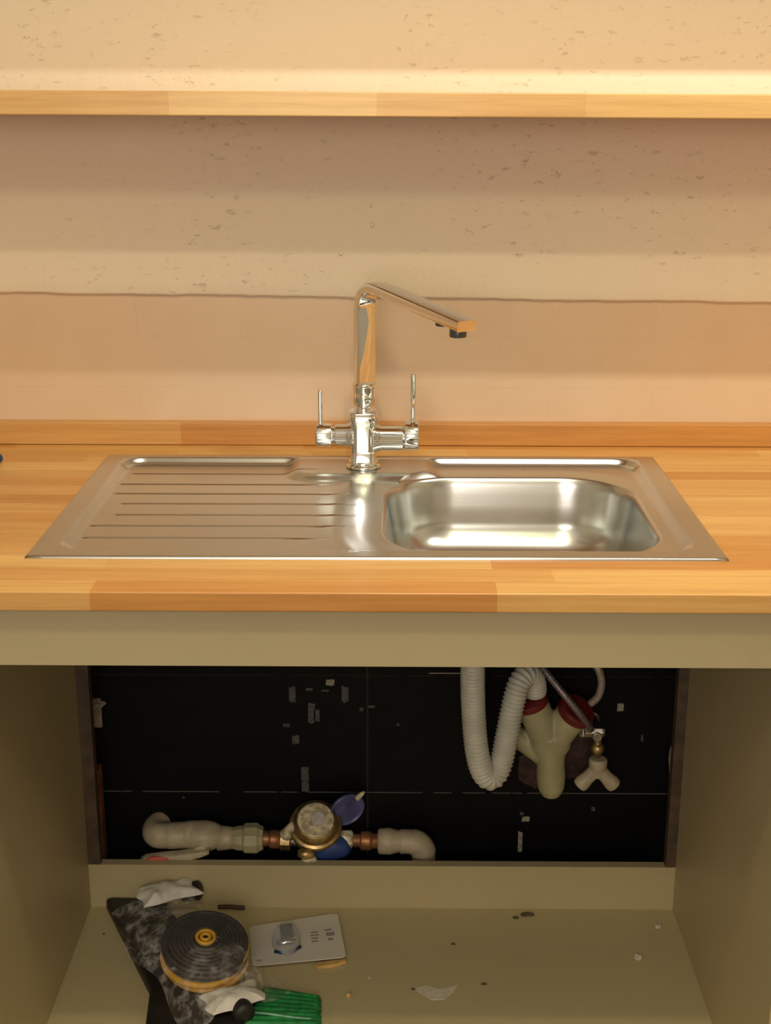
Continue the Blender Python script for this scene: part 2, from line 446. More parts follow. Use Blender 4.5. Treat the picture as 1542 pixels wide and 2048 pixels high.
bmesh.ops.recalc_face_normals(bm, faces=bm.faces[:])
ed = [e for e in bm.edges if all(abs(v.co.y + .65) < 1e-5 for v in e.verts) and abs(e.verts[0].co.z - e.verts[1].co.z) < 1e-5]
bmesh.ops.bevel(bm, geom=ed, offset=.0016, segments=3, affect='EDGES', profile=.5)
tag(obj('worktop', bm, M['wood_top'], None, origin=(0, 0, WB)), 'oiled beech butcher block worktop with a steel sink set into it', 'worktop')
tag(obj('worktop_upstand', bx(RX0, RX1, -.0225, -.0005, WT + .0006, .9330), M['wood_up'], None, bevel=.001, origin=(0, 0, WT)),
    'low beech wood upstand strip between worktop and wall tiles', 'upstand')

# ------------------------------------------------------------------ stainless steel sink
SX0, SX1, SY0, SY1 = -.4020, .3695, -.5410, -.0930
BCX, BCY, BHX, BHY, BR = .1555, -.3385, .1685, .1735, .098
def sstep(e0, e1, x):
    t = min(1, max(0, (x - e0) / (e1 - e0))); return t * t * (3 - 2 * t)
def sdr(x, y, cx, cy, hx, hy, r):
    qx = abs(x - cx) - hx + r; qy = abs(y - cy) - hy + r
    return math.hypot(max(qx, 0), max(qy, 0)) + min(max(qx, qy), 0) - r
RIBS = [(-.1630, -.363), (-.2170, -.368), (-.2635, -.365), (-.3100, -.347), (-.3590, -.344), (-.4050, -.365), (-.4525, -.3635), (-.5025, -.363)]
RIB_END = [-.080, -.070, -.040, -.036, -.036, -.045, -.075, -.10]
def deck(x, y):
    z = .9030
    d = -sdr(x, y, -.0160, -.3110, .3640, .2100, .035)
    rec = sstep(0, .017 - .0075 * sstep(-.150, -.125, y), d)
    plat = sstep(.012, -.012, sdr(x, y, -.040, -.120, .098, .075, .03))
    rec *= (1 - .9 * plat)
    z -= .0084 * rec
    # ribs pressed into the drainer
    for (ry, rx), re in zip(RIBS, RIB_END):
        if abs(y - ry) < .009:
            e = sstep(rx - .004, rx + .012, x) * sstep(re + .01, re - .07, x)
            z += -e * .0024 * math.exp(-((y - ry) / .0019) ** 2)
    # dish that falls towards the bowl
    b = sdr(x, y, BCX, BCY, BHX, BHY, BR)
    z += -.0014 * sstep(.030, .0, b) * rec
    z += .0009 * math.exp(-((b - .055) / .012) ** 2) * sstep(.0, -.05, x + .01) * rec
    return z
XB = -.055
bm = bmesh.new()
nx, ny = 150, 360
gx = [SX0 + (XB - SX0) * i / nx for i in range(nx + 1)]; gy = [SY0 + (SY1 - SY0) * j / ny for j in range(ny + 1)]
G = [[bm.verts.new((x, y, deck(x, y))) for y in gy] for x in gx]
for i in range(nx):
    for j in range(ny): bm.faces.new((G[i][j], G[i + 1][j], G[i + 1][j + 1], G[i][j + 1]))
def rr_ray(a, inset):
    """distance from the bowl centre to its rounded outline along angle a"""
    c, s = math.cos(a), math.sin(a); lo, hi = 0.0, .4
    for _ in range(40):
        md = (lo + hi) / 2
        if sdr(BCX + c * md, BCY + s * md, BCX, BCY, BHX, BHY, BR) < -inset: lo = md
        else: hi = md
    return lo
def rect_ray(a):
    c, s = math.cos(a), math.sin(a); t = 9
    if c > 1e-9: t = min(t, (SX1 - BCX) / c)
    if c < -1e-9: t = min(t, (XB - BCX) / c)
    if s > 1e-9: t = min(t, (SY1 - BCY) / s)
    if s < -1e-9: t = min(t, (SY0 - BCY) / s)
    return t
ang = [2 * PI * k / 320 for k in range(320)]
for cx_, cy_ in ((SX1, SY1), (SX1, SY0), (XB, SY0), (XB, SY1)): ang.append(math.atan2(cy_ - BCY, cx_ - BCX) % (2 * PI))
ang = sorted(ang); NA = len(ang)
prev = None; K = 64; outline = None
for q in range(K + 1):
    t = q / K; ring = []
    for a in ang:
        r0 = rr_ray(a, 0) if q == 0 else ring0[len(ring)]
        if q == 0: pass
        r1 = rect_ray(a); r = r0 + (r1 - r0) * t
        x, y = BCX + math.cos(a) * r, BCY + math.sin(a) * r
        ring.append(bm.verts.new((x, y, deck(x, y))))
    if q == 0:
        ring0 = [math.hypot(v.co.x - BCX, v.co.y - BCY) for v in ring]; outline = ring
    if prev:
        for k in range(NA): bm.faces.new((prev[k], prev[(k + 1) % NA], ring[(k + 1) % NA], ring[k]))
    prev = ring
prev = outline
ztop = deck(BCX, BCY + BHY)
prof = [(.0015, -.0002), (.0035, -.0010), (.0058, -.0030), (.0075, -.0065), (.0090, -.014), (.0108, -.024), (.0130, -.038), (.0158, -.052)]
prof += [(.0640 - .048 * math.cos(th), -.053 - .048 * math.sin(th)) for th in [PI / 2 * q / 12 for q in range(1, 13)]]
prof += [(.08, -.1020), (.10, -.1028), (.13, -.1036)]
for (ins, dz) in prof:
    ring = []
    for a in ang:
        r = rr_ray(a, ins)
        ring.append(bm.verts.new((BCX + math.cos(a) * r, BCY + math.sin(a) * r, ztop + dz)))
    for k in range(NA): bm.faces.new((prev[(k + 1) % NA], prev[k], ring[k], ring[(k + 1) % NA]))
    prev = ring
cv = bm.verts.new((BCX, BCY, ztop - .1042))
for k in range(NA): bm.faces.new((prev[(k + 1) % NA], prev[k], cv))
# rolled outer edge
cn = [(SX0, SY0), (SX1, SY0), (SX1, SY1), (SX0, SY1)]
per = []
for a, b in zip(cn, cn[1:] + cn[:1]):
    for k in range(40): per.append((a[0] + (b[0] - a[0]) * k / 40, a[1] + (b[1] - a[1]) * k / 40))
prv = [bm.verts.new((x, y, .9030)) for x, y in per]
mx, my = (SX0 + SX1) / 2, (SY0 + SY1) / 2; hx_, hy_ = (SX1 - SX0) / 2, (SY1 - SY0) / 2
for off, z in ((.0006, .90295), (.0016, .9026), (.0024, .9019), (.0029, .9009), (.0030, .9001)):
    nw = [bm.verts.new((mx + (x - mx) * (hx_ + off) / hx_, my + (y - my) * (hy_ + off) / hy_, z)) for x, y in per]
    for k in range(len(per)): bm.faces.new((prv[k], prv[(k + 1) % len(per)], nw[(k + 1) % len(per)], nw[k]))
    prv = nw
sink = thing('inset_sink', 'stainless steel sink with ribbed drainer on the left and deep bowl on the right', 'sink', (-.016, -.3175, .75))
sb = obj('sink_basin', bm, M['steel'], sink, smooth=True)
bm = bmesh.new(); lathe(bm, (BCX, BCY, .7960), (0, 0, 1), [(-.012, .030), (0, .044), (.0022, .044), (.003, .040), (.0012, .034), (.0012, .002)], 36)
obj('drain_strainer', bm, M['chrome'], sink, smooth=False)

# ------------------------------------------------------------------ mixer tap
TX, TY = -.0388, -.150
tap = thing('mixer_tap', 'polished chrome mixer tap with two levers and a flat angled spout', 'tap', (TX, TY, .9035))
bm = bmesh.new(); lathe(bm, (TX, TY, .9026), (0, 0, 1), [(0, .0243), (.003, .0243), (.0045, .0225), (.0055, .0212), (.0085, .0208), (.0098, .0195)], 40)
obj('base_flange', bm, M['chrome'], tap, smooth=True, bevel=.0004)
def rrect(cx, cy, hx, hy, r, n=6, rot=0.0):
    out = []
    for sx, sy, a0 in ((1, 1, 0), (-1, 1, PI / 2), (-1, -1, PI), (1, -1, 3 * PI / 2)):
        for k in range(n + 1):
            a = a0 + PI / 2 * k / n
            x, y = sx * (hx - r) + r * math.cos(a), sy * (hy - r) + r * math.sin(a)
            out.append((cx + x * math.cos(rot) - y * math.sin(rot), cy + x * math.sin(rot) + y * math.cos(rot)))
    return out
def loft(bm, rings, cap=True):
    vs = [[bm.verts.new(p) for p in r] for r in rings]; n = len(vs[0])
    for a, b in zip(vs, vs[1:]):
        for k in range(n): bm.faces.new((a[k], a[(k + 1) % n], b[(k + 1) % n], b[k]))
    if cap: bm.faces.new(vs[0][::-1]); bm.faces.new(vs[-1])
bm = bmesh.new(); rings = []
for z, h in ((.9100, .0190), (.9120, .0180), (.930, .0172), (.9420, .0172), (.958, .0174), (.9650, .0183), (.9690, .0192), (.9800, .0192), (.9812, .0182)):
    rings.append([(x, y, z) for x, y in rrect(TX, TY, h, h, .0095)])
loft(bm, rings)
obj('tap_body', bm, M['chrome'], tap, smooth=True, bevel=.0006)
for nm, sgn, x_in, x_out, rr in (('cross_arm', 1, .0130, .0600, .0170), ('cross_arm', -1, .0130, .0440, .0145)):
    bm = bmesh.new()
    lathe(bm, (TX, TY, .9425 if sgn > 0 else .9470), (sgn, 0, 0), [(x_in, rr * 1.25), (x_in + .006, rr * 1.12), (x_in + .012, rr), (x_out - .006, rr), (x_out - .004, rr * .82), (x_out, rr * .82)], 36)
    obj(nm, bm, M['chrome'], tap, smooth=True, bevel=.0004)
bm = bmesh.new(); lathe(bm, (TX, TY, .9470), (-1, 0, 0), [(.0430, .0120), (.0440, .0158), (.0638, .0158), (.0652, .0145)], 36)
kL = obj('control_knob', bm, M['chrome'], tap, smooth=True, bevel=.0004)
bm = bmesh.new(); lathe(bm, (-.0976, TY, .9610), (0, 0, 1), [(0, .0040), (.001, .0034), (.047, .0031), (.0485, .0024)], 16)
obj('lever', bm, M['chrome'], kL, smooth=True)
bm = bmesh.new(); lathe(bm, (TX, TY, .9465), (1, 0, 0), [(.0560, .0150), (.0570, .0198), (.0745, .0198), (.0760, .0186)], 40)
kR = obj('control_knob', bm, M['chrome'], tap, smooth=True, bevel=.0004)
bm = bmesh.new(); lathe(bm, (.0290, TY, .9640), (0, 0, 1), [(0, .0050), (.0015, .0038), (.0640, .0034), (.0650, .0046), (.0668, .0046), (.0680, .003)], 16)
obj('lever', bm, M['chrome'], kR, smooth=True)
bm = bmesh.new(); lathe(bm, (TX + .001, TY, .9808), (0, 0, 1), [(0, .0140), (.002, .0130), (.009, .0128), (.0120, .0150), (.022, .0158), (.030, .0152), (.033, .0160), (.0375, .0160), (.0390, .0148)], 32)
obj('swivel_collar', bm, M['chrome'], tap, smooth=True, bevel=.0003)
# flat rectangular neck bending into the spout
phi = math.radians(57); D = Vector((math.cos(phi), -math.sin(phi), 0)); S = Vector((math.sin(phi), math.cos(phi), 0))
NX = Vector((TX + .002, TY, 0))
path = []
for z in (1.0180, 1.05, 1.08, 1.105, 1.122): path.append((NX + Vector((0, 0, z)), Vector((0, 0, 1))))
R_ = .030; end = math.radians(84)
for k in range(1, 13):
    a = end * k / 12
    path.append((NX + D * (R_ * (1 - math.cos(a))) + Vector((0, 0, 1.122 + R_ * math.sin(a))), (D * math.sin(a) + Vector((0, 0, math.cos(a)))).normalized()))
a = math.radians(97)
last = path[-1][0]; dr = (D * math.sin(a) + Vector((0, 0, math.cos(a)))).normalized()
path.append((last + D * .006 + Vector((0, 0, .0002)), dr))
for L in (.03, .09, .15, .2005): path.append((path[17][0] + dr * L, dr))
rings = []
for p, t in path:
    nn = t.cross(S).normalized(); rg = []
    for (u, v) in rrect(0, 0, .0138, .0066, .0020, 3): rg.append(p + S * u + nn * v)
    rings.append(rg)
bm = bmesh.new(); loft(bm, rings)
sp = obj('spout', bm, M['chrome'], tap, smooth=True)
sp.data.set_sharp_from_angle(angle=.7)
tip = path[-1][0]
for dist, h, rr in ((.018, .0135, .0105), (.052, .0085, .0085)):
    bm = bmesh.new(); c = tip - dr * dist
    lathe(bm, c + Vector((0, 0, -.0045)), (0, 0, -1), [(0, rr * .9), (.002, rr * .9), (.0025, rr), (h - .001, rr), (h, rr * .85)], 24)
    obj('aerator', bm, M['dark_metal'], tap, smooth=True, bevel=.0003)

# ------------------------------------------------------------------ sink cabinet
CX0, CX1, CB, CZ = -.4715, .4455, -.095, .168
cab = thing('sink_cabinet', 'cream open-fronted sink base cabinet under the worktop', 'cabinet', (-.013, -.34, 0))
obj('side_panel', bx(CX0 - .018, CX0, -.608, -.040, 0, WB - .0005), M['board'], cab, bevel=.0006)
obj('side_panel', bx(CX1, CX1 + .018, -.608, -.040, 0, WB - .0005), M['board'], cab, bevel=.0006)
obj('bottom_panel', bx(CX0, CX1, -.606, CB + .016, CZ - .018, CZ), M['board'], cab)
bp = bmesh.new(); ox0, ox1, oz = -.4525, .4300, .2430
B0, B1 = CB, CB + .016
for y in (B0, B1): pass
pts = [(CX0, CZ), (CX1, CZ), (CX1, oz), (CX0, oz)]
fa = [bp.verts.new((x, B0, z)) for x, z in pts]; fb = [bp.verts.new((x, B1, z)) for x, z in pts]
for k in range(4): bp.faces.new((fa[k], fa[(k + 1) % 4], fb[(k + 1) % 4], fb[k]))
bp.faces.new(fa); bp.faces.new(fb[::-1])
obj('back_panel', bp, M['board'], cab)
obj('back_stile', bx(CX0, ox0, CB, CB + .018, oz, WB - .001), M['batten'], cab)  # back panel stiles, cabinet shade put into their dark colour
obj('back_stile', bx(ox1, CX1, CB, CB + .018, oz, WB - .001), M['batten'], cab)
obj('front_rail', bx(-1.05, 1.05, -.614, -.596, .8024, WB - .0005), M['board'], cab, bevel=.0006)
obj('plinth', bx(CX0 - .018, CX1 + .018, -.56, -.545, 0, CZ - .018), M['board'], cab)
bm = bmesh.new(); lathe(bm, (-.425, -.2, CZ), (0, 0, 1), [(0, .0015), (.0006, .0012)], 8)
# dried smear of filler on the cabinet bottom
bm.free(); bm = bmesh.new(); prism(bm, [(.035, -.298), (.052, -.290), (.070, -.300), (.084, -.296), (.098, -.287), (.092, -.305), (.078, -.322), (.060, -.324), (.048, -.312)], CZ, CZ + .0008)
obj('filler_smear', bm, M['crumb'], cab)

# ------------------------------------------------------------------ waste pipework
def fine(c, d=.0012): return resample(spline(c, 30), d)
cp = [(.119, -.150, .720), (.119, -.148, .66), (.119, -.14, .60), (.122, -.13, .53), (.128, -.13, .465), (.138, -.128, .425), (.152, -.124, .411), (.165, -.118, .428), (.175, -.110, .478), (.184, -.100, .525), (.193, -.090, .552), (.206, -.078, .560), (.217, -.066, .545), (.221, -.058, .522)]
pts = fine(cp)
bm = bmesh.new(); sweep(bm, pts, lambda i: .0170 + .0013 * math.sin(i * .0012 / .0062 * 2 * PI), 28)
tag(obj('corrugated_waste_hose', bm, M['hose_white'], None, smooth=True), 'white corrugated waste hose bent in a U in front of the black tiles', 'hose')
wye = thing('waste_fitting', 'ivory plastic Y-shaped waste fitting with two dark red seals on the black tiles', 'pipe fitting', (.247, -.05, .342))
def limb(bm, a, b, ra, rb, n=28):
    a, b = Vector(a), Vector(b); L = (b - a).length
    lathe(bm, a, b - a, [(0, ra), (L * .5, (ra + rb) / 2), (L, rb)], n)
bm = bmesh.new()
limb(bm, (.247, -.055, .432), (.2165, -.055, .502), .023, .0265); limb(bm, (.247, -.055, .432), (.2805, -.055, .487), .023, .0265)
lathe(bm, (.247, -.055, .450), (.05, 0, -1), [(0, .026), (.03, .0235), (.055, .0215), (.0565, .0225), (.075, .0225), (.092, .0205), (.104, .014), (.108, .004)], 32)
limb(bm, (.243, -.050, .408), (.188, -.040, .447), .0165, .0175)
blob(bm, (.248, -.055, .436), (.032, .024, .026), 3, 0, 1)
ob = obj('fitting_body', bm, M['pvc_ivory'], wye, smooth=True)
rm = ob.modifiers.new('remesh', 'REMESH'); rm.mode = 'VOXEL'; rm.voxel_size = .0022; rm.use_smooth_shade = True
sm = ob.modifiers.new('smooth', 'SMOOTH'); sm.factor = .6; sm.iterations = 6
def disc(name, c, ax, r, h, mat, par):
    bm = bmesh.new(); lathe(bm, c, ax, [(0, r * .9), (h * .15, r), (h * .85, r), (h, r * .88)], 32)
    return obj(name, bm, mat, par, smooth=True, bevel=.0004)
disc('rubber_seal', (.2160, -.056, .500), (-.34, -.15, .95), .0275, .014, M['red'], wye)
disc('rubber_seal', (.2805, -.058, .486), (.45, -.42, .90), .0290, .017, M['red'], wye)
bm = bmesh.new(); sweep(bm, spline([(.200, -.040, .602), (.214, -.05, .582), (.238, -.075, .558), (.262, -.092, .532), (.288, -.094, .500), (.304, -.080, .474)], 10), .0053, 12)
tag(obj('braided_supply_hose', bm, M['braid'], None, smooth=True), 'grey braided hose slanting down to the metal angle valve', 'hose')
bm = bmesh.new(); sweep(bm, spline([(.296, -.05, .600), (.305, -.055, .575), (.316, -.06, .560), (.321, -.06, .538), (.317, -.058, .516), (.306, -.055, .502)], 10), .0060, 12)
tag(obj('braided_supply_hose', bm, M['braid_pale'], None, smooth=True), 'short pale hose curling down beside the right red seal', 'hose')
av = thing('angle_valve', 'small metal angle valve with a white three-lobed handle', 'valve', (.320, -.03, .345))
bm = bmesh.new(); lathe(bm, (.3300, -.055, .457), (-1, 0, 0), [(0, .0095), (.004, .0105), (.026, .0105), (.030, .0095)], 8)
lathe(bm, (.318, .0, .452), (0, -1, 0), [(0, .013), (.004, .013), (.006, .009), (.05, .009), (.068, .007)], 20)
obj('valve_body', bm, M['dull_metal'], av, bevel=.0006)
bm = bmesh.new(); lathe(bm, (.300, -.066, .480), (.35, .1, -1), [(0, .0070), (.004, .0085), (.018, .0085), (.020, .0070)], 6); obj('hose_nut', bm, M['dull_metal'], av, bevel=.0006)
bm = bmesh.new(); lathe(bm, (.296, -.050, .466), (0.1, -.3, -1), [(0, .007), (.018, .0075), (.020, .006)], 6); obj('hose_nut', bm, M['dull_metal'], av, bevel=.0006)
bm = bmesh.new(); blob(bm, (.321, -.055, .427), (.0105, .0105, .0105), 3, .03, 3); lathe(bm, (.3205, -.055, .442), (0, 0, -1), [(0, .006), (.038, .006)], 12)
obj('brass_stem', bm, M['brass'], av, smooth=True)
bm = bmesh.new()
lathe(bm, (.3220, -.060, .4130), (0, 0, -1), [(0, .0125), (.002, .0145), (.012, .0142), (.022, .0120), (.030, .012)], 24)
for sx in (-1, 1):
    lathe(bm, (.3220, -.060, .3960), (sx * .86, 0, -.95), [(0, .0110), (.022, .0108), (.034, .0128), (.041, .0118), (.043, .006)], 22)
ob = obj('valve_handle', bm, M['pvc_cream'], av, smooth=True)
rm = ob.modifiers.new('remesh', 'REMESH'); rm.mode = 'VOXEL'; rm.voxel_size = .0016; rm.use_smooth_shade = True
sm = ob.modifiers.new('smooth', 'SMOOTH'); sm.factor = .5; sm.iterations = 3

# ------------------------------------------------------------------ water meter run
my_ = -.040
def pipe(parent, name, a, b, prof, mat, n=28, bev=.0004):
    bm = bmesh.new(); lathe(bm, a, Vector(b) - Vector(a), prof, n); return obj(name, bm, mat, parent, smooth=True, bevel=bev)
run = thing('isolating_valve', 'cream plastic elbow and stop valve with a red-marked lever, left of the water meter', 'valve', (-.33, my_, .23))
bm = bmesh.new(); sweep(bm, spline([(-.374, .002, .262), (-.379, -.018, .262), (-.374, my_ + .004, .262), (-.355, my_, .2625), (-.325, my_, .2640), (-.298, my_, .2650)], 8), [.0200] * 17 + [.0205] * 8 + [.0215] * 8 + [.0225] * 8, 26)
obj('pipe_elbow', bm, M['pvc_cream'], run, smooth=True)
bm = bmesh.new(); blob(bm, (-.297, my_ - .002, .2640), (.036, .026, .0245), 3, .0, 2); lathe(bm, (-.275, my_, .2590), (1, 0, 0), [(0, .0205), (.018, .0185), (.026, .0170)], 26)
obj('valve_body', bm, M['pvc_cream'], run, smooth=True)
bm = bmesh.new(); lathe(bm, (-.300, my_ - .021, .2520), (0, -1, 0), [(0, .011), (.009, .010), (.010, .007)], 20); obj('valve_stem', bm, M['pvc_cream'], run, smooth=True)
bm = bmesh.new(); rings = []
for x, z, hw, hh in ((-.285, .2440, .008, .0035), (-.300, .2400, .010, .0055), (-.330, .2340, .010, .0072), (-.360, .2300, .010, .0080), (-.385, .2275, .009, .0075), (-.394, .2265, .006, .004)):
    rings.append([(x, my_ - .030 + u, z + v + .0100) for u, v in rrect(0, 0, hw, hh, min(hw, hh) * .7, 4)])
loft(bm, rings); lv = obj('valve_lever', bm, M['pvc_cream'], run, smooth=True)
bm = bmesh.new(); blob(bm, (-.366, my_ - .0395, .2425), (.018, .0028, .0062), 2, .08, 3); obj('lever_mark', bm, M['red_mark'], lv, smooth=True)
un = thing('pipe_union', 'cream plastic union nut with copper tail feeding the water meter', 'pipe fitting', (-.235, my_, .24))
bm = bmesh.new(); lathe(bm, (-.252, my_, .2585), (1, 0, 0), [(0, .0175), (.008, .0200), (.018, .0205), (.020, .0245), (.040, .0250), (.044, .0215), (.050, .0185)], 10); obj('union_nut', bm, M['pvc_ivory'], un, bevel=.0012)
pipe(un, 'copper_tail', (-.203, my_, .2585), (-.175, my_, .2570), [(0, .0130), (.010, .0120), (.012, .0150), (.022, .0150), (.028, .0130)], M['copper'])
mt_ = thing('water_meter', 'brass and blue water meter with its blue lid flipped open', 'water meter', (-.115, my_, .205))
pipe(mt_, 'coupling_nut', (-.178, my_, .2560), (-.158, my_, .2550), [(0, .0120), (.003, .0165), (.018, .0165), (.021, .0130)], M['brass'], 8)
pipe(mt_, 'meter_tail', (-.160, my_, .2550), (-.070, my_, .2550), [(0, .0135), (.09, .0145)], M['dull_metal'])
bm = bmesh.new(); ax = Vector((.05, -.62, .78)); c0 = Vector((-.120, -.026, .258))
lathe(bm, c0 - ax.normalized() * .006, ax, [(0, .018), (.008, .030), (.022, .038), (.030, .040), (.034, .037)], 36)
blob(bm, (-.102, my_ - .006, .250), (.042, .024, .026), 3, .05, 8)
obj('meter_body', bm, M['blue'], mt_, smooth=True)
pipe(mt_, 'meter_ring', c0 + ax.normalized() * .033, c0 + ax.normalized() * .05, [(0, .041), (.004, .0425), (.009, .041), (.0105, .036), (.016, .035), (.022, .0335), (.026, .030)], M['brass'], 40)
pipe(mt_, 'meter_dial', c0 + ax.normalized() * .0585, c0 + ax.normalized() * .07, [(0, .0285), (.003, .0285), (.0035, .0265)], M['dial'], 36)
bm = bmesh.new(); lathe(bm, c0 + ax.normalized() * .0615 + Vector((.004, 0, .001)), ax, [(0, .012), (.004, .012), (.0055, .009)], 24); obj('register_window', bm, M['clear'], mt_, smooth=True)
bm = bmesh.new(); lathe(bm, (-.170, my_ - .012, .268), (.75, -.1, .8), [(0, .006), (.004, .010), (.030, .010), (.036, .005)], 16)
ob = obj('seal_lug', bm, M['dial'], mt_, smooth=True)
bm = bmesh.new(); blob(bm, (-.131, my_ - .048, .2600), (.015, .010, .009), 2, .08, 5); obj('seal_lug', bm, M['brass'], mt_, smooth=True)
bm = bmesh.new(); blob(bm, (-.127, my_ - .036, .2420), (.013, .010, .009), 2, .08, 6); obj('seal_lug', bm, M['dial'], mt_, smooth=True)
lid_ax = Vector((.35, -.75, -.15)); bm = bmesh.new(); lathe(bm, (-.071, -.028, .3080), lid_ax, [(0, .0225), (.003, .0290), (.0075, .0300), (.0095, .0280), (.0060, .0255), (.0055, .001)], 36)
ld = obj('meter_lid', bm, M['blue_lid'], mt_, smooth=True, bevel=.0004)
bm = bmesh.new(); lathe(bm, (-.053, -.034, .3270), (.7, -.1, .75), [(0, .0055), (.014, .0035), (.018, .001)], 12); obj('lid_catch', bm, M['dial'], ld, smooth=True)
pipe(mt_, 'coupling_nut', (-.082, my_, .2580), (-.060, my_, .2575), [(0, .0120), (.002, .0155), (.020, .0155), (.023, .0125)], M['dial'], 8)
pipe(mt_, 'outlet_tail', (-.062, my_, .2560), (-.012, my_, .2545), [(0, .0105), (.014, .0110), (.016, .0150), (.030, .0155), (.034, .012), (.05, .012)], M['copper'])
el = thing('pipe_elbow', 'cream plastic coupling and elbow turning down behind the panel, right of the water meter', 'pipe fitting', (.02, my_, .19))
bm = bmesh.new(); lathe(bm, (-.020, my_, .2545), (1, 0, 0), [(0, .0165), (.003, .0205), (.020, .0215), (.026, .0195), (.034, .0180), (.044, .0175)], 28); obj('coupling', bm, M['pvc_cream'], el, smooth=True)
bm = bmesh.new(); sweep(bm, spline([(.016, my_, .2540), (.032, my_, .2540), (.045, my_, .2500), (.053, my_, .2370), (.054, my_, .215), (.054, my_, .190)], 8), [.0195] * 10 + [.0205] * 16 + [.0190] * 15, 26)
obj('elbow_bend', bm, M['pvc_cream'], el, smooth=True)
# timber batten in the left corner behind the cabinet
tag(obj('timber_batten', bx(-.500, -.461, -.030, -.0065, .16, .372), M['timber'], None, bevel=.002), 'reddish brown timber batten behind the cabinet at the left edge of the opening', 'batten')

# ------------------------------------------------------------------ things lying in the cabinet
Z0 = CZ
case = tag(obj('tool_case', (lambda b: (prism(b, [(-.446, -.103), (-.436, -.098), (-.372, -.100), (-.352, -.112), (-.275, -.235), (-.195, -.375), (-.200, -.412), (-.330, -.412), (-.338, -.325)][::-1], Z0 + .0005, Z0 + .020), b)[1])(bmesh.new()), M['black_plastic'], None, bevel=.004),
           'flat black case lying under the wrapped coil in the cabinet', 'case')
coilp = thing('wrapped_cable_coil', 'charcoal and yellow coil in clear crumpled wrapping on the black case', 'cable coil', (-.275, -.25, Z0 + .0205))
CC = Vector((-.266, -.286, 0))
tilt = Matrix.Rotation(math.radians(10), 3, 'X') @ Matrix.Rotation(math.radians(6), 3, 'Y')
def coilpt(r, a, z): return CC + Vector((0, 0, Z0 + .0375)) + tilt @ Vector((r * math.cos(a), r * math.sin(a), z))
bm = bmesh.new()
for k in range(3):
    off = (.004, -.003, .003)[k]
    sweep(bm, [coilpt(.0560 - .001 * (k % 2) + off * math.sin(2 * PI * q / 60), 2 * PI * q / 60, .003 + .0105 * k) + Vector((off * .7, -.004 * (2 - k), 0)) for q in range(60)], .0050, 10, closed=True)
obj('yellow_turns', bm, M['coil_yellow'], coilp, smooth=True)
bm = bmesh.new()
for k in range(4):
    sweep(bm, [coilpt(.0570, 2 * PI * q / 60, .0082 + .0085 * k) for q in range(60)], .0044, 10, closed=True)
sweep(bm, [coilpt(.017 + .040 * q / 560, 2 * PI * q / 80, .0425 - .010 * q / 560) for q in range(561)], .0042, 8)
obj('charcoal_turns', bm, M['coil_dark'], coilp, smooth=True)
bm = bmesh.new(); lathe(bm, coilpt(0, 0, .002), tilt @ Vector((0, 0, 1)), [(0, .052), (.028, .052), (.034, .045), (.036, .012)], 40); obj('coil_core', bm, M['coil_dark'], coilp, smooth=True)
bm = bmesh.new()
sweep(bm, [coilpt(.0125, 2 * PI * q / 40, .0440) for q in range(40)], .0030, 8, closed=True)
sweep(bm, [coilpt(.0060, 2 * PI * q / 30, .0445) for q in range(30)], .0026, 8, closed=True)
obj('yellow_hub', bm, M['coil_yellow'], coilp, smooth=True)
# crumpled film
def crumple(cx, cy, hx, hy, z0, amp, rot, seed, n=34):
    rd = random.Random(seed); ph = [(rd.uniform(25, 120), rd.uniform(0, 6.3), rd.uniform(0, PI)) for _ in range(10)]
    bm = bmesh.new(); V = []
    for i in range(n + 1):
        row = []
        for j in range(n + 1):
            u, v = (i / n * 2 - 1), (j / n * 2 - 1)
            s = 1 + .07 * math.sin(5 * math.atan2(v, u) + seed)
            x, y = u * hx * s, v * hy * s
            edge = max(abs(u), abs(v))
            h = sum(math.sin(f * (x * math.cos(t) + y * math.sin(t)) + p) for f, p, t in ph) / 10
            h2 = abs(sum(math.sin(2.3 * f * (x * math.cos(t + 1) + y * math.sin(t + 1)) + p) for f, p, t in ph)) / 10
            z = z0(u, v) + amp * (h + .8 * h2) * (1 - edge ** 6)
            row.append(bm.verts.new((cx + x * math.cos(rot) - y * math.sin(rot), cy + x * math.sin(rot) + y * math.cos(rot), max(z, Z0 + .0212))))
        V.append(row)
    for i in range(n):
        for j in range(n): bm.faces.new((V[i][j], V[i + 1][j], V[i + 1][j + 1], V[i][j + 1]))
    return bm
rotc = math.radians(-58)
bm = crumple(-.340, -.170, .066, .066, lambda u, v: Z0 + .0235 + .030 * (1 - max(abs(u), abs(v)) ** 3), .012, rotc, 3)
obj('clear_wrapping', bm, M['film'], coilp, smooth=False)
bm = crumple(-.272, -.280, .118, .078, lambda u, v: Z0 + .0235 + .052 * (1 - min(1, math.hypot(u * .9, v * .9)) ** 4), .004, rotc, 5, 44)
fl = obj('clear_wrapping', bm, M['film'], coilp, smooth=True)
bm = crumple(-.216, -.362, .024, .040, lambda u, v: Z0 + .030 + .012 * (1 - max(abs(u), abs(v)) ** 3), .005, math.radians(-62), 8, 20)
obj('header_label', bm, M['paper'], coilp, smooth=False, solid=.0006)
bm = crumple(-.342, -.128, .046, .026, lambda u, v: Z0 + .048 + .012 * (1 - max(abs(u), abs(v)) ** 3), .009, math.radians(25), 12, 20)
obj('wrap_glare', bm, M['paper'], coilp, smooth=False, solid=.0006)  # white crumpled sheet standing for the glare on the clear wrapping
